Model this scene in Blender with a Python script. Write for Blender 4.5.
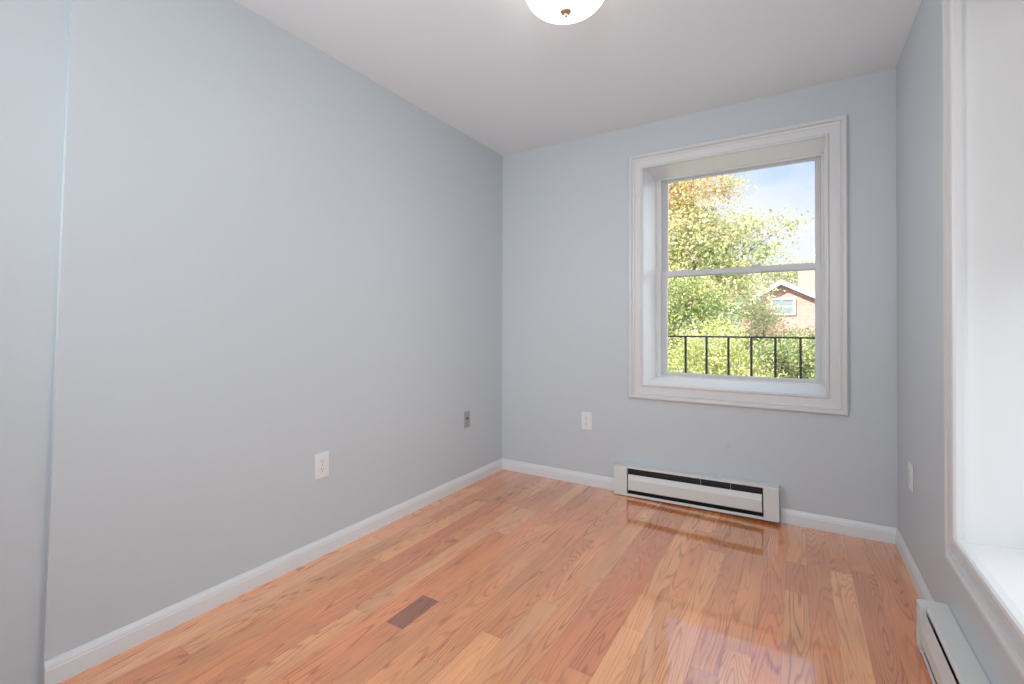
import bpy, bmesh, math, random
from mathutils import Vector, Matrix, Euler

S = bpy.context.scene
COL = S.collection
for o in list(bpy.data.objects):
    bpy.data.objects.remove(o)

# ------------------------------------------------------------------ camera
ROOM_W, ROOM_H = 2.312, 2.35
cam_d = bpy.data.cameras.new('camera')
cam = bpy.data.objects.new('camera', cam_d)
COL.objects.link(cam)
cam_d.sensor_width = 36.0
cam_d.sensor_fit = 'HORIZONTAL'
cam_d.lens = 466.13 / 1024 * 36.0
cam_d.shift_y = (322.96 - 342.0) / 1024
cam_d.clip_start = 0.02
cam_d.clip_end = 300
yaw, pitch, roll = 0.5497, 0.007, 0.0016
fw = Vector((-math.sin(yaw) * math.cos(pitch), math.cos(yaw) * math.cos(pitch), math.sin(pitch)))
rt = Vector((math.cos(yaw), math.sin(yaw), 0))
up = rt.cross(fw)
rt2 = rt * math.cos(roll) + up * math.sin(roll)
up2 = up * math.cos(roll) - rt * math.sin(roll)
M = Matrix((rt2, up2, -fw)).transposed().to_4x4()
M.translation = Vector((1.8941, -2.9498, 1.0672))
cam.matrix_world = M
S.camera = cam

# ------------------------------------------------------------------ view + sky + sun + fill lights
S.view_settings.view_transform = 'Standard'
S.view_settings.look = 'None'
S.view_settings.gamma = 1.0
S.view_settings.use_curve_mapping = False
S.view_settings.exposure = 0.03

SKY_STRENGTH = 1.12
SIDE_BOOST = 2.7       # unseen sky on the right, brightened to light the room through that window
SUN = 11.5
FILL = 20.0
LAMP = 13.0

w = bpy.data.worlds.new('sky')
S.world = w
w.use_nodes = True
nt = w.node_tree
nt.nodes.clear()
tc = nt.nodes.new('ShaderNodeTexCoord')
sep = nt.nodes.new('ShaderNodeSeparateXYZ')
nt.links.new(tc.outputs['Generated'], sep.inputs[0])
mp = nt.nodes.new('ShaderNodeMapping')
mp.inputs['Scale'].default_value = (3.2, 3.2, 6.5)
mp.inputs['Location'].default_value = (0.3, 0.2, 0.45)
nt.links.new(tc.outputs['Generated'], mp.inputs[0])
nz = nt.nodes.new('ShaderNodeTexNoise')
nz.inputs['Scale'].default_value = 1.0
nz.inputs['Detail'].default_value = 6
nz.inputs['Roughness'].default_value = 0.55
nt.links.new(mp.outputs[0], nz.inputs['Vector'])
# more cloud toward the horizon
hz = nt.nodes.new('ShaderNodeMapRange')
hz.inputs[1].default_value = 0.05
hz.inputs[2].default_value = 0.42
hz.inputs[3].default_value = 0.36
hz.inputs[4].default_value = -0.24
nt.links.new(sep.outputs[2], hz.inputs[0])
ad = nt.nodes.new('ShaderNodeMath')
ad.operation = 'ADD'
nt.links.new(nz.outputs['Fac'], ad.inputs[0])
nt.links.new(hz.outputs[0], ad.inputs[1])
cr = nt.nodes.new('ShaderNodeValToRGB')
cr.color_ramp.elements[0].position = 0.36
cr.color_ramp.elements[0].color = (0.40, 0.60, 0.93, 1)
cr.color_ramp.elements[1].position = 0.68
cr.color_ramp.elements[1].color = (0.84, 0.88, 0.96, 1)
nt.links.new(ad.outputs[0], cr.inputs[0])
bg = nt.nodes.new('ShaderNodeBackground')
sd = nt.nodes.new('ShaderNodeMapRange')
sd.interpolation_type = 'SMOOTHSTEP'
sd.inputs[1].default_value = 0.20
sd.inputs[2].default_value = 0.65
sd.inputs[3].default_value = SKY_STRENGTH
sd.inputs[4].default_value = SKY_STRENGTH * SIDE_BOOST
nt.links.new(sep.outputs[0], sd.inputs[0])
ov = nt.nodes.new('ShaderNodeMapRange')     # unseen overhead sky, brightened to add light on the window sill
ov.inputs[1].default_value = 0.50
ov.inputs[2].default_value = 0.85
ov.inputs[3].default_value = 1.0
ov.inputs[4].default_value = 1.35
nt.links.new(sep.outputs[2], ov.inputs[0])
om = nt.nodes.new('ShaderNodeMath')
om.operation = 'MULTIPLY'
nt.links.new(sd.outputs[0], om.inputs[0])
nt.links.new(ov.outputs[0], om.inputs[1])
nt.links.new(om.outputs[0], bg.inputs['Strength'])
hc = nt.nodes.new('ShaderNodeMapRange')
hc.inputs[1].default_value = 0.30
hc.inputs[2].default_value = 0.70
nt.links.new(sep.outputs[0], hc.inputs[0])
hm = nt.nodes.new('ShaderNodeMix')
hm.data_type = 'RGBA'
hm.inputs[7].default_value = (0.95, 0.97, 1.0, 1)
oc = nt.nodes.new('ShaderNodeMapRange')
oc.inputs[1].default_value = 0.50
oc.inputs[2].default_value = 0.75
nt.links.new(sep.outputs[2], oc.inputs[0])
mxm = nt.nodes.new('ShaderNodeMath')
mxm.operation = 'MAXIMUM'
nt.links.new(hc.outputs[0], mxm.inputs[0])
nt.links.new(oc.outputs[0], mxm.inputs[1])
nt.links.new(mxm.outputs[0], hm.inputs[0])
nt.links.new(cr.outputs[0], hm.inputs[6])
nt.links.new(hm.outputs[2], bg.inputs['Color'])
wo = nt.nodes.new('ShaderNodeOutputWorld')
nt.links.new(bg.outputs[0], wo.inputs[0])

sun_d = bpy.data.lights.new('sun', 'SUN')
sun_d.energy = SUN
sun_d.angle = math.radians(0.6)
sun_d.color = (1.0, 0.95, 0.86)
sun = bpy.data.objects.new('sun', sun_d)
COL.objects.link(sun)
sun.rotation_euler = Vector((0.62, 1.0, -0.85)).to_track_quat('-Z', 'Y').to_euler()

def area(name, loc, aim, sx, sy, energy, color, portal=False, spread=180):
    d = bpy.data.lights.new(name, 'AREA')
    d.shape = 'RECTANGLE'
    d.size, d.size_y = sx, sy
    d.energy = energy
    d.color = color
    d.spread = math.radians(spread)
    o = bpy.data.objects.new(name, d)
    COL.objects.link(o)
    o.location = loc
    o.rotation_euler = (Vector(aim) - Vector(loc)).to_track_quat('-Z', 'Y').to_euler()
    if portal:
        d.cycles.is_portal = True
    return o

# three fill lights added behind the camera to brighten the room evenly
area('bounce_fill', (1.50, -3.95, 1.20), (1.50, -3.95, 2.35), 0.6, 0.6, FILL, (0.92, 0.97, 1.0))
area('side_fill', (2.19, -4.15, 1.75), (0.15, -0.3, 1.15), 0.18, 0.8, FILL * .42, (0.95, 0.98, 1.0), spread=80)
area('side_fill', (0.16, -3.25, 1.60), (2.3, -1.2, 1.25), 0.2, 0.9, FILL * .50, (0.95, 0.98, 1.0), spread=138)
# sky portals in the two window openings (sampling aids, they give off no light)
area('sky_portal', (1.55, 0.34, 1.39), (1.55, -1, 1.39), 0.95, 1.33, 1, (1, 1, 1), True)
area('sky_portal', (2.66, -1.55, 1.25), (1.0, -1.55, 1.25), 0.95, 1.65, 1, (1, 1, 1), True)

# ------------------------------------------------------------------ helpers
def lin(r, g, b):
    f = lambda c: (c / 255 / 12.92) if c / 255 <= 0.04045 else ((c / 255 + 0.055) / 1.055) ** 2.4
    return (f(r), f(g), f(b), 1.0)

def mat(name, color, rough=0.5, metal=0.0, spec=0.5, bump=0.0, bscale=60.0, vary=0.0, vscale=3.0, coat=0.0, coat_rough=0.1):
    m = bpy.data.materials.new(name)
    m.use_nodes = True
    n, l = m.node_tree.nodes, m.node_tree.links
    b = n['Principled BSDF']
    b.inputs['Base Color'].default_value = color
    b.inputs['Roughness'].default_value = rough
    b.inputs['Metallic'].default_value = metal
    b.inputs['Specular IOR Level'].default_value = spec
    b.inputs['Coat Weight'].default_value = coat
    b.inputs['Coat Roughness'].default_value = coat_rough
    t = n.new('ShaderNodeTexCoord')
    if vary > 0:
        z = n.new('ShaderNodeTexNoise')
        z.inputs['Scale'].default_value = vscale
        z.inputs['Detail'].default_value = 4
        l.new(t.outputs['Object'], z.inputs['Vector'])
        mx = n.new('ShaderNodeMix')
        mx.data_type = 'RGBA'
        mx.inputs[6].default_value = tuple(c * (1 - vary) for c in color[:3]) + (1,)
        mx.inputs[7].default_value = tuple(min(1, c * (1 + vary)) for c in color[:3]) + (1,)
        l.new(z.outputs['Fac'], mx.inputs[0])
        l.new(mx.outputs[2], b.inputs['Base Color'])
    if bump > 0:
        z = n.new('ShaderNodeTexNoise')
        z.inputs['Scale'].default_value = bscale
        z.inputs['Detail'].default_value = 3
        l.new(t.outputs['Object'], z.inputs['Vector'])
        bp = n.new('ShaderNodeBump')
        bp.inputs['Strength'].default_value = bump
        bp.inputs['Distance'].default_value = 0.002
        l.new(z.outputs['Fac'], bp.inputs['Height'])
        l.new(bp.outputs[0], b.inputs['Normal'])
    return m

M_WALL = mat('wall_paint', (0.566, 0.610, 0.643, 1), 0.42, spec=0.4, bump=0.12, bscale=90, vary=0.012, vscale=2)
M_CEIL = mat('ceiling_paint', (0.89, 0.935, 0.97, 1), 0.7, spec=0.3, bump=0.08, bscale=70)
M_TRIM = mat('trim_paint', (0.68, 0.68, 0.685, 1), 0.32, bump=0.05, bscale=40)
M_BASE = mat('baseboard_paint', (0.74, 0.76, 0.78, 1), 0.35, bump=0.05, bscale=40)
M_VINYL = mat('window_vinyl', (0.60, 0.60, 0.61, 1), 0.35)
M_FRAME_LIT = mat('lit_frame_vinyl', (0.78, 0.78, 0.78, 1), 0.35)  # paler copy of the sash vinyl, stands in for light on the frame
M_SILL_LIT_JAMB = mat('sill_lit_jamb_paint', (0.78, 0.78, 0.78, 1), 0.3, bump=0.25, bscale=25)
M_HEAT = mat('heater_enamel', (0.70, 0.70, 0.69, 1), 0.38, bump=0.03, bscale=30)
M_DARK = mat('heater_gap_shade', (0.012, 0.012, 0.013, 1), 0.6)
M_FIN = mat('heater_fin', (0.03, 0.03, 0.032, 1), 0.4, metal=0.7)
M_PLATE = mat('white_plastic', (0.78, 0.79, 0.80, 1), 0.3)
M_SLOT = mat('slot_dark', (0.12, 0.11, 0.11, 1), 0.6)
M_GREY = mat('grey_metal', (0.36, 0.36, 0.365, 1), 0.45)
M_BLACK = mat('black_iron', (0.018, 0.022, 0.020, 1), 0.45, bump=0.1, bscale=80)
M_BRONZE = mat('antique_brass', (0.50, 0.34, 0.22, 1), 0.35, metal=0.8)
M_DECK = mat('deck_boards', (0.20, 0.19, 0.18, 1), 0.7, vary=0.2, vscale=6)
M_BARK = mat('bark', (0.20, 0.17, 0.14, 1), 0.9, bump=0.5, bscale=25, vary=0.3, vscale=9)
M_WHITE = mat('house_white_trim', (0.80, 0.79, 0.78, 1), 0.6)
M_SHING = mat('roof_shingle', (0.42, 0.43, 0.45, 1), 0.85, vary=0.2, vscale=14)
M_GROUND = mat('grey_ground', (0.25, 0.27, 0.29, 1), 0.9, vary=0.15, vscale=2.0)  # unseen ground, greyed to keep green bounce off the window head

def obj(name, bm, m=None, parent=None, smooth=False):
    me = bpy.data.meshes.new(name)
    bmesh.ops.recalc_face_normals(bm, faces=bm.faces)
    bm.to_mesh(me)
    bm.free()
    if m:
        for x in (m if isinstance(m, (list, tuple)) else [m]):
            me.materials.append(x)
    if smooth:
        for p in me.polygons:
            p.use_smooth = True
    o = bpy.data.objects.new(name, me)
    COL.objects.link(o)
    if parent:
        o.parent = parent
    return o

def struct(o):
    o['kind'] = 'structure'
    return o

def tag(o, label, cat, group=None, kind=None):
    o['label'] = label
    o['category'] = cat
    if group:
        o['group'] = group
    if kind:
        o['kind'] = kind
    return o

def empty(name, loc=(0, 0, 0), rz=0.0):
    o = bpy.data.objects.new(name, None)
    COL.objects.link(o)
    o.location = loc
    o.rotation_euler = (0, 0, rz)
    o.empty_display_size = 0.05
    return o

def copy_tree(o, parent=None):
    c = o.copy()
    COL.objects.link(c)
    c.parent = parent
    for ch in list(o.children):
        copy_tree(ch, c)
    return c

def box(bm, x0, x1, y0, y1, z0, z1, bev=0.0, seg=2, mtx=None):
    r = bmesh.ops.create_cube(bm, size=1.0)
    vs = r['verts']
    for v in vs:
        v.co = Vector((x0 + (v.co.x + .5) * (x1 - x0), y0 + (v.co.y + .5) * (y1 - y0), z0 + (v.co.z + .5) * (z1 - z0)))
    if bev > 0:
        es = list({e for v in vs for e in v.link_edges})
        q = bmesh.ops.bevel(bm, geom=es, offset=bev, segments=seg, affect='EDGES', profile=0.6)
        vs = list({v for f in q['faces'] for v in f.verts} | {v for v in vs if v.is_valid})
    if mtx:
        bmesh.ops.transform(bm, matrix=mtx, verts=vs)
    return vs

def boxes(*bs, bev=0.0):
    bm = bmesh.new()
    for b in bs:
        box(bm, *b, bev=bev)
    return bm

def prism(bm, pts, axis, a, b):
    """closed polygon extruded along an axis; pts are the two other coordinates in xyz order"""
    def mk(p, t):
        if axis == 'x':
            return Vector((t, p[0], p[1]))
        if axis == 'y':
            return Vector((p[0], t, p[1]))
        return Vector((p[0], p[1], t))
    A = [bm.verts.new(mk(p, a)) for p in pts]
    B = [bm.verts.new(mk(p, b)) for p in pts]
    n = len(pts)
    bm.faces.new(A)
    bm.faces.new(list(reversed(B)))
    for i in range(n):
        bm.faces.new((A[i], B[i], B[(i + 1) % n], A[(i + 1) % n]))

def tube(bm, pts, rads, n=10):
    rings = []
    for i, p in enumerate(pts):
        p = Vector(p)
        d = (Vector(pts[min(i + 1, len(pts) - 1)]) - Vector(pts[max(i - 1, 0)])).normalized()
        a = d.orthogonal().normalized()
        b = d.cross(a)
        rings.append([bm.verts.new(p + (a * math.cos(t) + b * math.sin(t)) * rads[i]) for t in [2 * math.pi * k / n for k in range(n)]])
    for i in range(len(rings) - 1):
        for k in range(n):
            bm.faces.new((rings[i][k], rings[i][(k + 1) % n], rings[i + 1][(k + 1) % n], rings[i + 1][k]))
    bm.faces.new(rings[0])
    bm.faces.new(rings[-1])

def lathe(bm, prof, n=48, c=(0, 0, 0)):
    rings = []
    for r, z in prof:
        if r < 1e-6:
            rings.append([bm.verts.new((c[0], c[1], c[2] + z))])
        else:
            rings.append([bm.verts.new((c[0] + r * math.cos(2 * math.pi * k / n), c[1] + r * math.sin(2 * math.pi * k / n), c[2] + z)) for k in range(n)])
    for A, B in zip(rings, rings[1:]):
        for k in range(n):
            q = [A[k % len(A)], A[(k + 1) % len(A)], B[(k + 1) % len(B)], B[k % len(B)]]
            q = [v for i, v in enumerate(q) if v not in q[:i]]
            if len(q) > 2:
                bm.faces.new(q)

def frame_sweep(bm, rect, prof, to3d, sides='LRTB'):
    """mitred moulding round a rectangle (a0,a1,b0,b1); prof = closed list of (outward offset u, height v)"""
    a0, a1, b0, b1 = rect
    def ring(sa, sb):
        return [bm.verts.new(to3d((a0 - u) if sa < 0 else (a1 + u), (b0 - u) if sb < 0 else (b1 + u), v)) for u, v in prof]
    cs = [ring(-1, -1), ring(1, -1), ring(1, 1), ring(-1, 1)]
    n = len(prof)
    for i, s in enumerate('BRTL'):
        if s not in sides:
            continue
        A, B = cs[i], cs[(i + 1) % 4]
        for k in range(n):
            bm.faces.new((A[k], A[(k + 1) % n], B[(k + 1) % n], B[k]))

# ------------------------------------------------------------------ floor planks
rng = random.Random(11)
PW = 0.0815
PAL = {
    'L': (248, 171, 113), 'l': (245, 166, 106), 'M': (241, 157, 97), 'm': (237, 150, 91),
    'O': (238, 147, 87), 'R': (234, 143, 87), 'r': (224, 131, 81), 'D': (164, 91, 58), 'B': (228, 147, 91), 'b': (221, 139, 87)}
# joints seen in the floor: row -> list of (far end, near end, tone)
ROWS = {
    -1: [(0, -1.3, 'O'), (-1.3, -2.5, 'M')],
    0: [(0, -.42, 'm'), (-.42, -1.6, 'R'), (-1.6, -2.8, 'M')],
    1: [(0, -.47, 'O'), (-.47, -1.75, 'L'), (-1.75, -2.8, 'R')],
    2: [(0, -.607, 'O'), (-.607, -1.28, 'm'), (-1.28, -2.5, 'l')],
    3: [(0, -.48, 'M'), (-.48, -.75, 'R'), (-.75, -1.9, 'l')],
    4: [(0, -.62, 'O'), (-.62, -.95, 'R'), (-.95, -2.2, 'R')],
    5: [(0, -.3, 'R'), (-.3, -1.25, 'M'), (-1.25, -2.3, 'l')],
    6: [(0, -1.4, 'B'), (-1.4, -2.4, 'b')],
    7: [(0, -.55, 'm'), (-.55, -1.85, 'l')],
    8: [(0, -.35, 'l'), (-.35, -1.035, 'm'), (-1.035, -2.1, 'l')],
    9: [(0, -1.32, 'l'), (-1.32, -2.2, 'L')],
    10: [(0, -.30, 'O'), (-.30, -1.605, 'r'), (-1.605, -2.2, 'B')],
    11: [(0, -.72, 'R'), (-.72, -1.7, 'R'), (-1.7, -2.6, 'l')],
    12: [(0, -1.15, 'L'), (-1.15, -2.3, 'M')],
    13: [(0, -.5, 'R'), (-.5, -1.333, 'M'), (-1.333, -2.6, 'L')],
    14: [(0, -.75, 'M'), (-.75, -1.604, 'm'), (-1.604, -2.6, 'L')],
    15: [(0, -.446, 'M'), (-.446, -.9, 'R'), (-.9, -1.807, 'M'), (-1.807, -2.7, 'l')],
    16: [(0, -.25, 'M'), (-.25, -.903, 'm'), (-.903, -2.2, 'M')],
    17: [(0, -.7, 'O'), (-.7, -1.2, 'M'), (-1.2, -2.4, 'B')],
    18: [(0, -.45, 'L'), (-.45, -1.55, 'O'), (-1.55, -1.745, 'D'), (-1.745, -2.9, 'R')],
    19: [(0, -.2, 'R'), (-.2, -.575, 'm'), (-.575, -.925, 'L'), (-.925, -2.1, 'R')],
    20: [(0, -.575, 'R'), (-.575, -1.752, 'L'), (-1.752, -2.8, 'l')],
    21: [(0, -.40, 'L'), (-.40, -1.1, 'O'), (-1.1, -2.3, 'R')],
    22: [(0, -.656, 'b'), (-.656, -1.375, 'r'), (-1.375, -1.534, 'R'), (-1.534, -2.6, 'O')],
    23: [(0, -.62, 'B'), (-.62, -1.45, 'l'), (-1.45, -2.6, 'M')],
    24: [(0, -.975, 'O'), (-.975, -2.2, 'l')],
    25: [(0, -.411, 'R'), (-.411, -1.3, 'M'), (-1.3, -2.6, 'L')],
    26: [(0, -.5, 'O'), (-.5, -1.7, 'l'), (-1.7, -2.8, 'M')]}

def build_floor():
    verts, faces, cols, rnd = [], [], [], []
    def plank(x0, x1, y0, y1, c, r):
        i = len(verts)
        g = 0.0005
        verts.extend([(x0 + g, y0 + g, 0), (x1 - g, y0 + g, 0), (x1 - g, y1 - g, 0), (x0 + g, y1 - g, 0)])
        faces.append((i, i + 1, i + 2, i + 3))
        cols.append(c)
        rnd.append(r)
    for n in range(-2, 28):
        x0 = 2.173 - (n + 1) * PW
        x1 = x0 + PW
        if n == -2:
            x1 = ROOM_W + .02
        row = list(ROWS.get(n, [(0, -.8 - .2 * rng.random(), 'M')]))
        end = row[-1][1]
        while end > -4.5:
            nxt = end - rng.uniform(.5, 1.3)
            row.append((end, nxt, rng.choice('LlMmORB')))
            end = nxt
        for far, near, t in row:
            if far == 0:
                far = 0.02
            k = rng.uniform(.965, 1.035)
            c = PAL[t]
            plank(x0, x1, max(near, -4.5), far, lin(*[min(255, v * k) for v in c]), (rng.random(), rng.random(), rng.random(), 1))
    # dark tongue just below the seams
    i = len(verts)
    verts.extend([(-.3, -4.5, -.002), (ROOM_W + .3, -4.5, -.002), (ROOM_W + .3, .02, -.002), (-.3, .02, -.002)])
    faces.append((i, i + 1, i + 2, i + 3))
    cols.append(lin(176, 116, 78))
    rnd.append((.5, .5, .5, 1))
    # slab under the boards
    i = len(verts)
    a, b, c, d, z0, z1 = -.3, ROOM_W + .3, -4.5, .02, -.25, -.004
    verts.extend([(a, c, z0), (b, c, z0), (b, d, z0), (a, d, z0), (a, c, z1), (b, c, z1), (b, d, z1), (a, d, z1)])
    for f in ((0, 3, 2, 1), (4, 5, 6, 7), (0, 1, 5, 4), (1, 2, 6, 5), (2, 3, 7, 6), (3, 0, 4, 7)):
        faces.append(tuple(i + k for k in f))
        cols.append(lin(176, 116, 78))
        rnd.append((.5, .5, .5, 1))
    me = bpy.data.meshes.new('floor')
    me.from_pydata(verts, [], faces)
    for nm, data in (('plank_tint', cols), ('plank_seed', rnd)):
        at = me.attributes.new(nm, 'FLOAT_COLOR', 'FACE')
        for k, c in enumerate(data):
            at.data[k].color = c
    o = bpy.data.objects.new('floor', me)
    COL.objects.link(o)
    struct(o)
    m = bpy.data.materials.new('oak_strip_floor')
    m.use_nodes = True
    n, l = m.node_tree.nodes, m.node_tree.links
    b = n['Principled BSDF']
    tc = n.new('ShaderNodeTexCoord')
    tint = n.new('ShaderNodeAttribute'); tint.attribute_name = 'plank_tint'
    seed = n.new('ShaderNodeAttribute'); seed.attribute_name = 'plank_seed'
    sc = n.new('ShaderNodeVectorMath'); sc.operation = 'MULTIPLY_ADD'
    sc.inputs[1].default_value = (37, 53, 71)
    l.new(seed.outputs['Color'], sc.inputs[0])
    l.new(tc.outputs['Object'], sc.inputs[2])
    def noise(scale, detail, rough=.5):
        mpn = n.new('ShaderNodeMapping')
        mpn.inputs['Scale'].default_value = scale
        l.new(sc.outputs[0], mpn.inputs[0])
        z = n.new('ShaderNodeTexNoise')
        z.inputs['Scale'].default_value = 1
        z.inputs['Detail'].default_value = detail
        z.inputs['Roughness'].default_value = rough
        l.new(mpn.outputs[0], z.inputs['Vector'])
        return z.outputs['Fac']
    def math_(op, a, b_=None, c=None):
        q = n.new('ShaderNodeMath'); q.operation = op
        for i, v in enumerate((a, b_, c)):
            if v is None:
                continue
            if isinstance(v, (int, float)):
                q.inputs[i].default_value = v
            else:
                l.new(v, q.inputs[i])
        return q.outputs[0]
    # contour lines of a long soft noise = cathedral and straight growth rings
    big = noise((10.0, .85, 1), 1.5, .4)
    fine = noise((60, 5, 1), 2)
    ph = math_('MULTIPLY_ADD', fine, .028, big)
    sepc = n.new('ShaderNodeSeparateColor')
    l.new(seed.outputs['Color'], sepc.inputs[0])
    freq = math_('MULTIPLY_ADD', sepc.outputs[0], 110, 120)
    s = math_('SINE', math_('MULTIPLY', ph, freq))
    ring = n.new('ShaderNodeMapRange')
    ring.inputs[1].default_value = 0.1
    ring.inputs[2].default_value = 1.0
    l.new(s, ring.inputs[0])
    ring_p = math_('POWER', ring.outputs[0], 1.8)
    patch = noise((14, 1.1, 1), 2)
    amt = n.new('ShaderNodeMapRange')
    amt.inputs[1].default_value = 0.35; amt.inputs[2].default_value = 0.65
    amt.inputs[3].default_value = 0.25; amt.inputs[4].default_value = 1.0
    l.new(patch, amt.inputs[0])
    ringm = math_('MULTIPLY', ring_p, amt.outputs[0])
    pores = noise((260, 4.5, 1), 3)
    pm = n.new('ShaderNodeMapRange')
    pm.inputs[1].default_value = 0.52; pm.inputs[2].default_value = 0.75
    l.new(pores, pm.inputs[0])
    dark = math_('ADD', math_('MULTIPLY', ringm, .72), math_('MULTIPLY', pm.outputs[0], .40))
    mx = n.new('ShaderNodeMix'); mx.data_type = 'RGBA'; mx.blend_type = 'MULTIPLY'
    mx.inputs[7].default_value = (.44, .29, .22, 1)
    l.new(dark, mx.inputs[0])
    l.new(tint.outputs['Color'], mx.inputs[6])
    # broad tone drift along each board
    drift = noise((5, 2.2, 1), 3)
    dr = n.new('ShaderNodeMapRange')
    dr.inputs[1].default_value = .3; dr.inputs[2].default_value = .7
    dr.inputs[3].default_value = .88; dr.inputs[4].default_value = 1.10
    l.new(drift, dr.inputs[0])
    mv = n.new('ShaderNodeVectorMath'); mv.operation = 'SCALE'
    l.new(mx.outputs[2], mv.inputs[0]); l.new(dr.outputs[0], mv.inputs[3])
    l.new(mv.outputs[0], b.inputs['Base Color'])
    b.inputs['Roughness'].default_value = 0.26
    b.inputs['Specular IOR Level'].default_value = 0.6
    b.inputs['Coat Weight'].default_value = 1.0
    b.inputs['Coat IOR'].default_value = 2.1
    b.inputs['Coat Roughness'].default_value = 0.05
    bp = n.new('ShaderNodeBump')
    bp.inputs['Strength'].default_value = 0.05
    bp.inputs['Distance'].default_value = 0.001
    wav = noise((7, 1.5, 1), 2)
    l.new(math_('ADD', math_('MULTIPLY', ringm, .5), wav), bp.inputs['Height'])
    l.new(bp.outputs[0], b.inputs['Normal'])
    me.materials.append(m)
build_floor()

# ------------------------------------------------------------------ walls and ceiling
T = 0.30
W1 = (1.06, 2.025, 0.701, 2.068)          # back window opening at the room face
W2 = (-2.05, -1.070, 0.428, 2.085)         # right window opening
YF = -4.5
GZ = -2.3
struct(obj('wall_back', boxes((-T, W1[0] - .03, 0, T, GZ, ROOM_H), (W1[1] + .03, ROOM_W + T, 0, T, GZ, ROOM_H),
                              (W1[0] - .03, W1[1] + .03, 0, T, GZ, W1[2] - .03), (W1[0] - .03, W1[1] + .03, 0, T, W1[3] + .03, ROOM_H)), M_WALL))
struct(obj('wall_right', boxes((ROOM_W, ROOM_W + T, W2[1] + .03, 0, GZ, ROOM_H), (ROOM_W, ROOM_W + T, YF, W2[0] - .03, GZ, ROOM_H),
                               (ROOM_W, ROOM_W + T, W2[0] - .03, W2[1] + .03, GZ, W2[2] - .03), (ROOM_W, ROOM_W + T, W2[0] - .03, W2[1] + .03, W2[3] + .03, ROOM_H)), M_WALL))
struct(obj('wall_front', boxes((-T, ROOM_W + T, YF - T, YF, GZ, ROOM_H)), M_WALL))
struct(obj('ceiling', boxes((-T, ROOM_W + T, YF - T, T, ROOM_H, ROOM_H + .25)), M_CEIL))
# the left wall stops at a slightly leaning corner; nearer the camera the wall is set back a little
BX = -0.022
def corner_y(z):
    return -2.495 + 0.0258 * z
bm = bmesh.new()
prism(bm, [(-T, 0), (0, 0), (0, 1), (-T, 1)], 'z', GZ, ROOM_H)
for v in bm.verts:
    v.co.y = 0 if v.co.y < .5 else corner_y(v.co.z)
struct(obj('wall_left', bm, M_WALL))
bm = bmesh.new()
prism(bm, [(-T, YF), (BX, YF), (BX, 1), (-T, 1)], 'z', GZ, ROOM_H)
for v in bm.verts:
    if v.co.y > .5:
        v.co.y = corner_y(v.co.z) + .001
struct(obj('wall_left_near', bm, M_WALL))

# baseboards
BH = 0.0765
def base_prof(s=1):
    return [(0, 0), (s * .012, 0), (s * .012, .050), (s * .0105, .054), (s * .0105, .058), (s * .008, .066), (s * .006, .0705), (s * .004, BH), (0, BH)]
bm = bmesh.new()
prism(bm, base_prof(), 'y', -2.493, 0)
struct(obj('baseboard_left', bm, M_BASE))
bm = bmesh.new()
prism(bm, base_prof(-1), 'x', 0.0, .893)
prism(bm, base_prof(-1), 'x', 1.815, ROOM_W)
struct(obj('baseboard_back', bm, M_BASE))
bm = bmesh.new()
prism(bm, [(ROOM_W - a, b) for a, b in base_prof()], 'y', -.896, 0)
prism(bm, [(ROOM_W - a, b) for a, b in base_prof()], 'y', -4.5, -1.84)
struct(obj('baseboard_right', bm, M_BASE))

# ------------------------------------------------------------------ windows
CAS = [(-.004, 0), (-.004, .013), (-.001, .0175), (.006, .0175), (.010, .013), (.012, .010), (.030, .0115), (.050, .013), (.0515, .017),
       (.058, .0185), (.0605, .0145), (.0645, .0145), (.0665, .022), (.073, .026), (.083, .026), (.0885, .021), (.090, .014), (.090, 0)]

def pane_mat():
    m = bpy.data.materials.new('window_glass')
    m.use_nodes = True
    n, l = m.node_tree.nodes, m.node_tree.links
    n.remove(n['Principled BSDF'])
    t = n.new('ShaderNodeBsdfTransparent'); t.inputs[0].default_value = (.97, .98, .97, 1)
    g = n.new('ShaderNodeBsdfGlossy'); g.inputs['Roughness'].default_value = .02
    fr = n.new('ShaderNodeFresnel'); fr.inputs[0].default_value = 1.45
    mx = n.new('ShaderNodeMixShader')
    l.new(fr.outputs[0], mx.inputs[0]); l.new(t.outputs[0], mx.inputs[1]); l.new(g.outputs[0], mx.inputs[2])
    l.new(mx.outputs[0], n['Material Output'].inputs[0])
    return m
M_GLASS = pane_mat()

def ring_bm(a0, a1, b0, b1, wl, wr, wt, wb, d0, d1, to3d, bev=.002):
    """four-sided frame: outer rect, member widths, depth range"""
    bm = bmesh.new()
    out = [(a0, b0), (a1, b0), (a1, b1), (a0, b1)]
    inn = [(a0 + wl, b0 + wb), (a1 - wr, b0 + wb), (a1 - wr, b1 - wt), (a0 + wl, b1 - wt)]
    V = {}
    for nm, loop in (('o', out), ('i', inn)):
        for k, (a, b) in enumerate(loop):
            for j, d in enumerate((d0, d1)):
                V[nm, k, j] = bm.verts.new(to3d(a, b, d))
    for k in range(4):
        q = (k + 1) % 4
        bm.faces.new((V['o', k, 0], V['o', q, 0], V['i', q, 0], V['i', k, 0]))
        bm.faces.new((V['o', k, 1], V['i', k, 1], V['i', q, 1], V['o', q, 1]))
        bm.faces.new((V['o', k, 0], V['o', k, 1], V['o', q, 1], V['o', q, 0]))
        bm.faces.new((V['i', k, 0], V['i', q, 0], V['i', q, 1], V['i', k, 1]))
    if bev:
        bmesh.ops.bevel(bm, geom=list(bm.edges), offset=bev, segments=2, affect='EDGES')
    return bm

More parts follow.
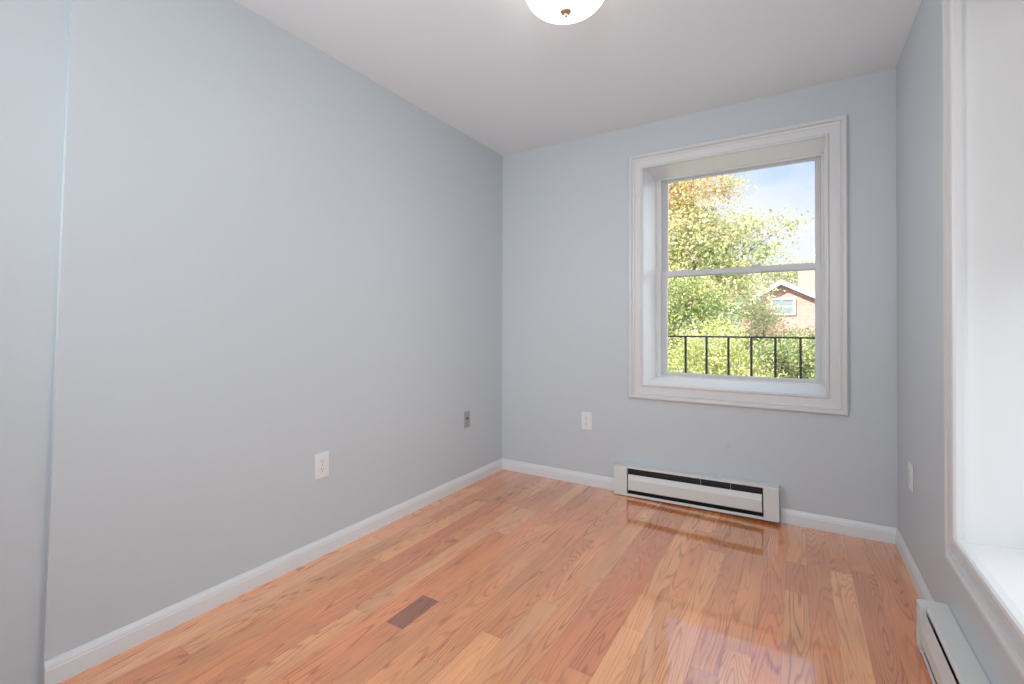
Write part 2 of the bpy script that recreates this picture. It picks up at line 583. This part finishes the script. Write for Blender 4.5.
def window(name, op, to3d, back, zmid, cas_in):
    """op: opening (a0,a1,z0,z1) at the room face; back: same rectangle at the window unit; d grows outward"""
    root = empty(name)
    struct(root)
    bm = bmesh.new()
    frame_sweep(bm, op, cas_in, lambda a, z, v: to3d(a, z, -v))
    obj('casing', bm, M_TRIM, root)
    D = .245
    a0, a1, z0, z1 = op
    c0, c1, y0, y1 = back
    def board(nm, p, q, r, s, off, m, far=D):
        # inner face corners p,q at the room face (d=0), r,s at the unit; thickness by off
        bm = bmesh.new()
        vs = [bm.verts.new(to3d(*p, -.004)), bm.verts.new(to3d(*q, -.004)), bm.verts.new(to3d(*r, far)), bm.verts.new(to3d(*s, far))]
        ws = [bm.verts.new(to3d(x[0] + off[0], x[1] + off[1], d)) for x, d in ((p, -.004), (q, -.004), (r, far), (s, far))]
        bm.faces.new(vs); bm.faces.new(ws)
        for i in range(4):
            bm.faces.new((vs[i], vs[(i + 1) % 4], ws[(i + 1) % 4], ws[i]))
        return obj(nm, bm, m, root)
    board('jamb', (a0, z0), (a0, z1), (c0, y1), (c0, y0), (-.02, 0), M_SILL_LIT_JAMB)  # jambs take the paler sill colour to imitate daylight on them
    board('jamb', (a1, z0), (a1, z1), (c1, y1), (c1, y0), (.02, 0), M_SILL_LIT_JAMB)
    board('head_jamb', (a0, z1), (a1, z1), (c1, y1), (c0, y1), (0, .02), M_SILL_LIT_JAMB)
    board('window_sill', (a0, z0), (a1, z0), (c1, y0), (c0, y0), (0, -.02), M_SILL_LIT_JAMB)
    # vinyl double hung unit
    obj('window_frame', ring_bm(c0 - .02, c1 + .02, y0 - .02, y1 + .02,   .050, .034, .028, .028, D - .002, D + .085, to3d), M_FRAME_LIT, root)
    f0, f1 = c0 + .026, c1 - .014
    up = ring_bm(f0, f1, zmid - .022, y1 - .008, .042, .028, .012, .036, D + .034, D + .058, to3d)
    us = obj('upper_sash', up, M_VINYL, root)
    obj('pane', ring_fill(f0 + .026, f1 - .024, zmid, y1 - .016, D + .046, to3d), M_GLASS, us)
    lo = ring_bm(f0, f1, y0 + .006, zmid + .017, .044, .030, .036, .024, D + .006, D + .030, to3d)
    ls = obj('lower_sash', lo, M_VINYL, root)
    obj('pane', ring_fill(f0 + .030, f1 - .026, y0 + .024, zmid - .012, D + .018, to3d), M_GLASS, ls)
    return root, ls

def ring_fill(a0, a1, b0, b1, d, to3d):
    bm = bmesh.new()
    q = [(a0, b0), (a1, b0), (a1, b1), (a0, b1)]
    A = [bm.verts.new(to3d(a, b, d)) for a, b in q]
    bm.faces.new(A)
    return bm

back3d = lambda a, z, d: Vector((a, d, z))
right3d = lambda a, z, d: Vector((ROOM_W + d, a, z))
win1, sash1 = window('window_1', W1, back3d, (1.080, 2.024, .731, 2.060), 1.420, CAS)
bm = bmesh.new()
box(bm, 1.655, 1.705, .248, .272, 1.437, 1.447, .003)
box(bm, 1.69, 1.70, .236, .262, 1.447, 1.455, .002)
obj('sash_lock', bm, M_VINYL, sash1)
CAS2 = [(-.012, 0), (-.012, .018), (-.009, .0245), (-.002, .027), (.006, .0265), (.012, .0225), (.014, .010), (.030, .008), (.046, .009), (.048, .017),
        (.055, .019), (.058, .015), (.062, .015), (.065, .022), (.073, .026), (.083, .026), (.0885, .021), (.090, .014), (.090, 0)]
win2, _ = window('window_2', W2, right3d, (W2[0] + .01, W2[1] - .004, .449, 2.07), 1.30, CAS2)

# ------------------------------------------------------------------ baseboard heaters
def heater(name, L, Hh, D, cap_l, cap_r, lip=.138):
    """built along +x with its back on y=0 and its front toward -y"""
    r = empty(name)
    k = Hh / .19
    h = lambda z: z * k
    bm = bmesh.new()
    prism(bm, [(0, 0), (-.004, 0), (-.004, h(.186)), (0, h(.186))], 'x', .002, L - .002)
    prism(bm, [(-.004, h(.002)), (-D - .013, h(.002)), (-D - .013, h(.015)), (-D - .010, h(.017)), (-D - .007, h(.014)), (-D - .007, h(.006)), (-.004, h(.006))], 'x', .004, L - .004)
    obj('back_housing', bm, M_HEAT, r)
    bm = bmesh.new()
    prism(bm, [(0, h(.190)), (-.006, h(.1905)), (-D + .008, h(.188)), (-D + .001, h(.186)), (-D, h(.183)), (-D, h(.174)), (-D + .002, h(.174)),
               (-D + .004, h(.180)), (-.006, h(.186)), (0, h(.186))], 'x', .001, L - .001)
    obj('top_hood', bm, M_HEAT, r)
    bm = bmesh.new()
    prism(bm, [(-.012, h(.007)), (-D - .005, h(.007)), (-D - .005, h(.013)), (-D + .018, h(.024)), (-D + .018, h(.165)), (-.012, h(.165))], 'x', .02, L - .02)
    sh = obj('dark_filler', bm, M_DARK, r)  # near-black block filling the gaps, stands in for the shade inside
    bm = bmesh.new()
    tube(bm, [(.03, -D + .022, h(.150)), (L - .03, -D + .022, h(.150))], [.005, .005], 8)
    x = cap_l + .01
    while x < L - cap_r - .01:
        box(bm, x, x + .0008, -D + .0185, -.014, h(.046), h(.158))
        x += .011
    obj('heating_element', bm, M_FIN, r)
    bm = bmesh.new()
    prism(bm, [(-D - .013, h(.041)), (-D - .014, h(.045)), (-D - .015, h(.106)), (-D - .013, h(.112)), (-D - .005, h(lip - .001)), (-D - .0035, h(lip)), (-D - .002, h(lip - .002)),
               (-D - .010, h(.110)), (-D - .012, h(.104)), (-D - .011, h(.041))], 'x', cap_l + .007, L - cap_r - .007)
    obj('front_panel', bm, M_HEAT, r)
    for xb in ([cap_l + .57 * (L - cap_l - cap_r)] if L > .5 else []) + [cap_l + .78 * (L - cap_l - cap_r)]:
        bm = bmesh.new()
        box(bm, xb, xb + .0025, -D + .010, -.01, h(.128), h(.18))
        obj('hanger_bracket', bm, M_GREY, r)
    for a, b in ((0, cap_l), (L - cap_r, L)):
        bm = bmesh.new()
        e = .0165
        prism(bm, [(0, 0), (-D - e + .004, 0), (-D - e, h(.004)), (-D - e, h(.032)), (-D - e - .0015, h(.036)), (-D - e, h(.040)), (-D - e, h(.180)), (-D - e + .002, h(.185)), (-D - .001, h(.1885)), (-.006, h(.1915)), (0, h(.191))], 'x', a, b)
        q = [ed for ed in bm.edges if abs(ed.verts[0].co.x - ed.verts[1].co.x) < 1e-6]
        bmesh.ops.bevel(bm, geom=q, offset=.0012, segments=2, affect='EDGES')
        obj('end_cap', bm, M_HEAT, r)
    return r

h1 = heater('baseboard_heater', .912, .186, .055, .082, .074)
h1.location = (.897, -.001, .001)
h1.rotation_euler = (0, -math.radians(1.0), 0)
tag(h1, 'white electric baseboard heater on the back wall below the window', 'heater')
h2 = heater('baseboard_heater', .93, .157, .062, .050, .078, lip=.163)
h2.location = (ROOM_W - .001, -.898, 0.001)
h2.rotation_euler = (0, 0, -math.pi / 2)
tag(h2, 'white baseboard heater along the right wall, cut off by the bottom of the picture', 'heater')

# ------------------------------------------------------------------ wall plates
def rounded_plate(bm, w_, h_, t, bev=.004):
    box(bm, -w_ / 2, w_ / 2, -t, 0, -h_ / 2, h_ / 2, bev, 3)

def receptacle_bm():
    bm = bmesh.new()
    n = 24
    pts = []
    for k in range(n):
        a = 2 * math.pi * k / n
        x, z = .0175 * math.cos(a), .0165 * math.sin(a)
        z = max(-.0135, min(.0135, z))
        pts.append((x, z))
    prism(bm, pts, 'y', -.0085, -.004)
    return bm

def outlet(label):
    r = empty('wall_outlet')
    bm = bmesh.new()
    rounded_plate(bm, .075, .118, .0065)
    obj('cover_plate', bm, M_PLATE, r)
    bm = bmesh.new()
    tube(bm, [(0, -.0055, 0), (0, -.0075, 0)], [.003, .0026], 10)
    obj('screw', bm, M_GREY, r)
    for z in (.0195, -.0195):
        f = obj('receptacle', receptacle_bm(), M_PLATE, r)
        f.location = (0, 0, z)
        for x, hh in ((-.0063, .0085), (.0063, .0065)):
            bm = bmesh.new()
            box(bm, x - .0011, x + .0011, -.0088, -.0080, .001, .001 + hh)
            obj('slot', bm, M_SLOT, f)
        bm = bmesh.new()
        tube(bm, [(0, -.0080, -.0062), (0, -.0088, -.0062)], [.0026, .0026], 10)
        obj('ground_hole', bm, M_SLOT, f)
    tag(r, label, 'outlet', None)
    return r

o1 = outlet('white duplex outlet low on the left wall, nearer of the two plates there')
o1.location = (0, -1.556, .418)
o1.rotation_euler = (0, 0, math.pi / 2)
o2 = copy_tree(o1)
o2['label'] = 'white duplex outlet low on the back wall left of the window'
o2.location = (.681, 0, .431)
o2.rotation_euler = (0, 0, 0)
o3 = copy_tree(o1)
o3['label'] = 'white outlet seen edge-on on the right wall near the far corner'
o3.location = (ROOM_W, -.335, .423)
o3.rotation_euler = (0, 0, -math.pi / 2)

r = empty('wall_jack')
bm = bmesh.new()
rounded_plate(bm, .060, .108, .004, .002)
obj('cover_plate', bm, M_GREY, r)
bm = bmesh.new()
lathe(bm, [(0, 0), (.0095, 0), (.0095, .004), (.006, .005), (.006, .008), (0, .008)], 20)
bmesh.ops.rotate(bm, cent=(0, 0, 0), matrix=Matrix.Rotation(math.pi / 2, 3, 'X'), verts=bm.verts)
bmesh.ops.translate(bm, vec=(0, -.003, .008), verts=bm.verts)
obj('socket', bm, M_SLOT, r)
for z in (-.022, -.036, .040):
    bm = bmesh.new()
    tube(bm, [(0, -.0035, z), (0, -.0050, z)], [.003, .0026], 10)
    obj('screw', bm, M_GREY, r)
r.location = (0, -.436, .441)
r.rotation_euler = (0, 0, math.pi / 2)
tag(r, 'small grey cover plate with a dark socket on the left wall near the corner', 'wall plate')

bm = bmesh.new()
lathe(bm, [(0, .0020), (.006, .0017), (.009, .0010), (.0115, 0), (0, 0)], 24)
bmesh.ops.rotate(bm, cent=(0, 0, 0), matrix=Matrix.Rotation(math.pi / 2, 3, 'X'), verts=bm.verts)
o = obj('wall_plug', bm, M_WALL, None, True)
o.location = (1.55, 0, .378)
tag(o, 'small round painted-over plug on the back wall above the heater', 'wall plug')

# ------------------------------------------------------------------ ceiling lamp
lm = bpy.data.materials.new('frosted_glass_lit')
lm.use_nodes = True
n, l = lm.node_tree.nodes, lm.node_tree.links
b = n['Principled BSDF']
b.inputs['Base Color'].default_value = (.8, .76, .68, 1)
b.inputs['Roughness'].default_value = .25
b.inputs['Emission Color'].default_value = (1.0, .955, .89, 1)
tc = n.new('ShaderNodeTexCoord')
sp = n.new('ShaderNodeSeparateXYZ')
l.new(tc.outputs['Object'], sp.inputs[0])
gr = n.new('ShaderNodeMapRange')          # the glass is brightest round the bulbs, dimmer and warmer at its rim
gr.inputs[1].default_value = -.022
gr.inputs[2].default_value = -.090
gr.inputs[3].default_value = 0.9
gr.inputs[4].default_value = LAMP
l.new(sp.outputs[2], gr.inputs[0])
l.new(gr.outputs[0], b.inputs['Emission Strength'])
lamp = empty('ceiling_light', (1.16, -1.37, ROOM_H))
bm = bmesh.new()
lathe(bm, [(0, 0), (.150, 0), (.158, -.004), (.160, -.014), (.156, -.020), (.148, -.022), (0, -.022)], 64)
obj('canopy', bm, M_BRONZE, lamp, True)
bm = bmesh.new()
R_, dep = .155, .084
prof = [(R_, -.016), (R_ + .002, -.020)]
for k in range(0, 17):
    a = k / 16 * math.pi / 2
    prof.append((R_ * math.cos(a) ** .85 if k < 16 else 0, -.022 - dep * math.sin(a)))
lathe(bm, prof, 64)
obj('glass_shade', bm, lm, lamp, True)
bm = bmesh.new()
lathe(bm, [(0, -.101), (.019, -.104), (.022, -.109), (.019, -.114), (.010, -.117), (.006, -.122), (.007, -.126), (.004, -.130), (0, -.131)], 24)
obj('finial', bm, M_BRONZE, lamp, True)
tag(lamp, 'round frosted glass ceiling light with a brass finial', 'ceiling light')

# ------------------------------------------------------------------ outside: ground, balcony, railing
bm = bmesh.new()
bmesh.ops.create_grid(bm, x_segments=30, y_segments=30, size=60)
for v in bm.verts:
    v.co.y += 30
    v.co.z = GZ + .12 * math.sin(v.co.x * .31) * math.sin(v.co.y * .27)
    if v.co.y < 2:
        v.co.z = GZ
g = struct(obj('ground', bm, M_GROUND))
struct(obj('balcony_deck', boxes((-.6, 3.4, T, 1.0, -.16, -.02)), M_DECK))

RY = .80
rail = empty('balcony_railing', (0, RY, -.02))
obj('top_rail', boxes((-.55, 3.35, -.010, .010, 1.005, 1.017), bev=.002), M_BLACK, rail)
obj('bottom_rail', boxes((-.55, 3.35, -.008, .008, .10, .112), bev=.002), M_BLACK, rail)
i = 0
for k in range(-11, 10):
    xb = 1.611 + .15 * k
    if xb < -.5 or xb > 3.3:
        continue
    obj('baluster', boxes((xb - .0075, xb + .0075, -.0075, .0075, .112, 1.005)), M_BLACK, rail)
for xb in (-.535, 3.335):
    obj('post', boxes((xb - .015, xb + .015, -.015, .015, 0, 1.03), bev=.003), M_BLACK, rail)
tag(rail, 'black iron balcony railing with thin upright bars outside the back window', 'railing')

# ------------------------------------------------------------------ trees and shrubs
def leaf_mat(name):
    m = bpy.data.materials.new(name)
    m.use_nodes = True
    n, l = m.node_tree.nodes, m.node_tree.links
    n.remove(n['Principled BSDF'])
    a = n.new('ShaderNodeAttribute'); a.attribute_name = 'leaf_tint'
    d = n.new('ShaderNodeBsdfDiffuse'); t = n.new('ShaderNodeBsdfTranslucent')
    l.new(a.outputs['Color'], d.inputs[0]); l.new(a.outputs['Color'], t.inputs[0])
    mx = n.new('ShaderNodeMixShader'); mx.inputs[0].default_value = .40
    l.new(d.outputs[0], mx.inputs[1]); l.new(t.outputs[0], mx.inputs[2])
    l.new(mx.outputs[0], n['Material Output'].inputs[0])
    return m
M_LEAF = leaf_mat('leaves')

def tree(name, label, cat, base, trunk_h, trunk_r, blobs, n_leaf, size, pal, seed, group=None):
    """blobs: (x,y,z,rx,ry,rz,weight) world ellipsoids carrying leaf clusters"""
    R = random.Random(seed)
    root = empty(name, base)
    bx, by, bz = base
    bm = bmesh.new()
    top = Vector((0, 0, trunk_h))
    mean = Vector((sum(b_[0] for b_ in blobs) / len(blobs) - bx, sum(b_[1] for b_ in blobs) / len(blobs) - by, trunk_h))
    top = Vector((mean.x * .5, mean.y * .5, trunk_h))
    tube(bm, [(0, 0, -.05), (0, 0, trunk_h * .12), top * .55, top], [trunk_r * 1.35, trunk_r, trunk_r * .85, trunk_r * .7], 10)
    for b_ in blobs:
        e = Vector((b_[0] - bx, b_[1] - by, b_[2] - bz + b_[5] * .3))
        s = top * R.uniform(.6, 1.0)
        mid = s.lerp(e, .5) + Vector((R.uniform(-.1, .1), R.uniform(-.1, .1), .12))
        q = trunk_r * .38 * min(1, .25 + b_[6] * .6)
        tube(bm, [s, mid, e], [q, q * .65, q * .25], 6)
        for _ in range(5):
            d = Vector((R.gauss(0, 1), R.gauss(0, 1), R.gauss(0, 1))).normalized()
            f = mid.lerp(e, R.random())
            g_ = Vector((b_[0] - bx + d.x * b_[3] * .85, b_[1] - by + d.y * b_[4] * .85, b_[2] - bz + d.z * b_[5] * .85))
            tube(bm, [f, f.lerp(g_, .5) + Vector((0, 0, .05)), g_], [q * .28, q * .2, q * .08], 5)
    obj('trunk', bm, M_BARK, root, True)
    V, F, C = [], [], []
    tot = sum(b_[6] for b_ in blobs)
    pals = [lin(*c[:3]) for c in pal]
    for b_ in blobs:
        cnt = int(n_leaf * b_[6] / tot)
        ncl = max(4, int(cnt / 26))
        for c_ in range(ncl):
            d = Vector((R.gauss(0, 1), R.gauss(0, 1), R.gauss(0, 1))).normalized() * (R.random() ** .38)
            cc = Vector((b_[0] - bx + d.x * b_[3], b_[1] - by + d.y * b_[4], b_[2] - bz + d.z * b_[5]))
            col = R.choice(pals + [lin(228, 182, 140)] * 4 if b_[2] > 4.5 and b_[1] < 20 else pals)
            cs = size * R.uniform(1.6, 3.2)
            for _ in range(26):
                p = cc + Vector((R.gauss(0, cs), R.gauss(0, cs), R.gauss(0, cs * .7)))
                nrm = Vector((R.gauss(0, .7), R.gauss(0, .7), R.gauss(.35, .7))).normalized()
                a = nrm.orthogonal().normalized()
                a = Matrix.Rotation(R.uniform(0, 6.28), 3, nrm) @ a
                b2 = nrm.cross(a)
                s = size * R.uniform(.6, 1.25)
                i = len(V)
                V.extend([p - a * s * .5, p + b2 * s * .32 + nrm * s * .06, p + a * s * .5, p - b2 * s * .32 + nrm * s * .06])
                F.append((i, i + 1, i + 2, i + 3))
                k = R.uniform(.75, 1.2)
                C.append(tuple(min(1, x * k) for x in col[:3]) + (1,))
    me = bpy.data.meshes.new('foliage')
    me.from_pydata([tuple(v) for v in V], [], F)
    at = me.attributes.new('leaf_tint', 'FLOAT_COLOR', 'FACE')
    flat = [x for c in C for x in c]
    at.data.foreach_set('color', flat)
    me.materials.append(M_LEAF)
    fo = bpy.data.objects.new('foliage', me)
    COL.objects.link(fo)
    fo.parent = root
    tag(root, label, cat, group)
    return root

YEL = [(214, 210, 146), (196, 202, 136), (222, 208, 164), (184, 196, 130), (224, 196, 170), (150, 170, 114), (216, 218, 176), (204, 206, 160)]  # leaf tints paled toward white to imitate haze over the view
GRN = [(178, 194, 124), (150, 174, 108), (200, 208, 138), (128, 152, 102), (208, 208, 150), (176, 164, 134)]
LIM = [(196, 202, 130), (186, 194, 126), (206, 208, 152), (172, 182, 122), (204, 200, 150)]
DGR = [(150, 170, 120), (168, 182, 124), (132, 154, 110), (190, 196, 142), (204, 190, 160)]
DUSK = [(206, 206, 164), (184, 192, 146), (216, 206, 176), (166, 178, 134)]

tree('maple_tree', 'tall yellow-green maple with orange-tinted top filling the left of the window view', 'tree', (-2.1, 12.3, GZ), 4.0, .19,
     [(-2.51, 12.30, 5.28, 1.86, 1.46, 1.28, 3.00), (-0.94, 12.07, 5.17, 1.16, 1.04, 0.87, 1.30), (-1.58, 11.84, 3.66, 1.51, 1.25, 1.16, 3.00), (-0.42, 12.07, 3.48, 0.87, 0.94, 0.93, 1.60),
      (-1.17, 11.61, 2.27, 1.39, 1.04, 0.99, 2.40), (0.22, 12.19, 2.44, 0.70, 0.84, 0.64, 1.00), (-3.32, 12.54, 3.31, 1.51, 1.36, 1.86, 1.60), (0.57, 12.30, 3.89, 0.64, 0.52, 0.46, 0.35),
      (1.15, 12.42, 3.25, 0.70, 0.52, 0.26, 0.22), (1.73, 12.42, 3.95, 0.46, 0.42, 0.26, 0.09), (-0.01, 12.30, 5.34, 0.41, 0.52, 0.46, 0.22)], 40000, .10, YEL, 3)
tree('garden_tree', 'green bushy tree below the yellow maple at the left of the window', 'tree', (-.6, 6.6, GZ), 2.4, .09,
     [(-.9, 7.8, 1.35, .9, .8, .65, 2), (-.2, 7.9, 1.75, .6, .7, .5, 1.3), (-.75, 7.6, .45, .9, .7, .55, 1.6), (.35, 8.0, 1.35, .5, .6, .45, 1)], 17000, .065, GRN, 5)
tree('round_shrub', 'rounded bright lime-green shrub behind the middle of the iron railing', 'shrub', (.55, 6.2, GZ), 1.6, .06,
     [(.55, 6.2, .62, .60, .6, .55, 2), (.15, 6.1, .15, .6, .6, .5, 1.5), (1.0, 6.2, .1, .6, .6, .5, 1.5), (.5, 6.0, -.5, .9, .7, .6, 1.5)], 17000, .05, LIM, 7)
tree('garden_shrub', 'darker green shrub in front of the brick house at the right of the window', 'shrub', (1.75, 10.5, GZ), 1.6, .06,
     [(1.45, 10.5, .2, .7, .7, .55, 1.5), (2.1, 10.5, .25, .7, .7, .6, 1.5), (1.7, 10.2, -.7, 1.1, .8, .6, 1.5), (2.7, 10.6, .1, .7, .7, .6, 1)], 14000, .07, DGR, 9)
tree('hedge_tree', 'olive green tree close beside the left wall of the brick house', 'tree', (.2, 18.5, GZ), 3.0, .12,
     [(.1, 18.5, 2.2, .9, .9, 1.0, 1.5), (.75, 18.4, 1.3, .55, .7, .6, .8), (.4, 18.3, .3, 1.1, .9, .8, 1.5), (1.7, 18.6, .55, .9, .7, .35, .9), (2.7, 18.7, .45, .8, .7, .4, .8)], 12000, .10, DUSK, 12)
tree('far_tree', 'pale tree far behind the brick house beside its chimney', 'tree', (3.4, 40, GZ), 5.5, .2,
     [(2.2, 40, 5.2, 1.8, 1.2, .9, 1.2), (4.6, 40, 5.4, 1.6, 1.2, 1.0, 1.2), (0, 40, 5.0, 1.8, 1.2, 1.0, 1.2)], 9000, .16, DUSK, 15)

# ------------------------------------------------------------------ brick house opposite
def brick_mat():
    m = bpy.data.materials.new('salmon_brick')
    m.use_nodes = True
    n, l = m.node_tree.nodes, m.node_tree.links
    b = n['Principled BSDF']
    tc = n.new('ShaderNodeTexCoord'); mpn = n.new('ShaderNodeMapping')
    mpn.inputs['Rotation'].default_value = (math.pi / 2, 0, 0)
    l.new(tc.outputs['Object'], mpn.inputs[0])
    br = n.new('ShaderNodeTexBrick')
    br.inputs['Scale'].default_value = 4.2
    br.inputs['Mortar Size'].default_value = .016
    br.inputs['Color1'].default_value = lin(191, 145, 133)
    br.inputs['Color2'].default_value = lin(172, 122, 110)
    br.inputs['Mortar'].default_value = lin(196, 176, 168)
    l.new(mpn.outputs[0], br.inputs['Vector'])
    l.new(br.outputs['Color'], b.inputs['Base Color'])
    b.inputs['Roughness'].default_value = .9
    return m
M_BRICK = brick_mat()
HY = 24.0
house = empty('brick_house', (1.3, HY, GZ))
hz_ = lambda z: z - GZ
# gable wall facing the garden (a prism with real depth)
AP, EV, HL, HR = 3.22, 2.05, -2.0, 2.5      # apex, eaves, left and right half widths
bm = bmesh.new()
prism(bm, [(HL, 0), (HR, 0), (HR, hz_(EV) - .25), (-.1, hz_(AP) - .05), (HL, hz_(EV) - .15)], 'y', 0, 7.0)
obj('wall', bm, M_BRICK, house)
bm = bmesh.new()
t_ = .16
for a, b_ in (((-.1, AP), (HL - .35, EV - .25)), ((-.1, AP), (HR + .35, EV - .38))):
    prism(bm, [(a[0], hz_(a[1])), (b_[0], hz_(b_[1])), (b_[0], hz_(b_[1]) + t_), (a[0], hz_(a[1]) + t_)], 'y', -.40, 7.4)
obj('roof', bm, M_SHING, house)
bm = bmesh.new()
for a, b_ in (((-.1, AP), (HL - .35, EV - .25)), ((-.1, AP), (HR + .35, EV - .38))):
    prism(bm, [(a[0], hz_(a[1]) - .06), (b_[0], hz_(b_[1]) - .06), (b_[0], hz_(b_[1]) + t_), (a[0], hz_(a[1]) + t_)], 'y', -.46, -.40)
obj('gable_trim', bm, M_WHITE, house)
wx, wz = -.03, hz_(2.06)
fr = obj('window', ring_bm(wx - .53, wx + .53, wz - .42, wz + .42, .08, .08, .08, .08, 0, .10, lambda a, z, d: Vector((a, -.10 + d, z)), .005), M_WHITE, house)
bm = bmesh.new()
box(bm, wx - .46, wx + .46, -.075, -.02, wz - .02, wz + .03)
obj('meeting_rail', bm, M_WHITE, fr)
M_HG = mat('house_window_glass', (.20, .24, .25, 1), .05, spec=.8)
bm = bmesh.new()
box(bm, wx - .46, wx + .46, -.05, -.005, wz - .36, wz + .36)
obj('pane', bm, M_HG, fr)
bm = bmesh.new()
box(bm, .62, 1.9, 3.2, 4.2, hz_(2.6), hz_(4.5))
obj('chimney', bm, M_BRICK, house)
tag(house, 'salmon brick house with white gable trim and a white sash window, seen through the glass', 'house')
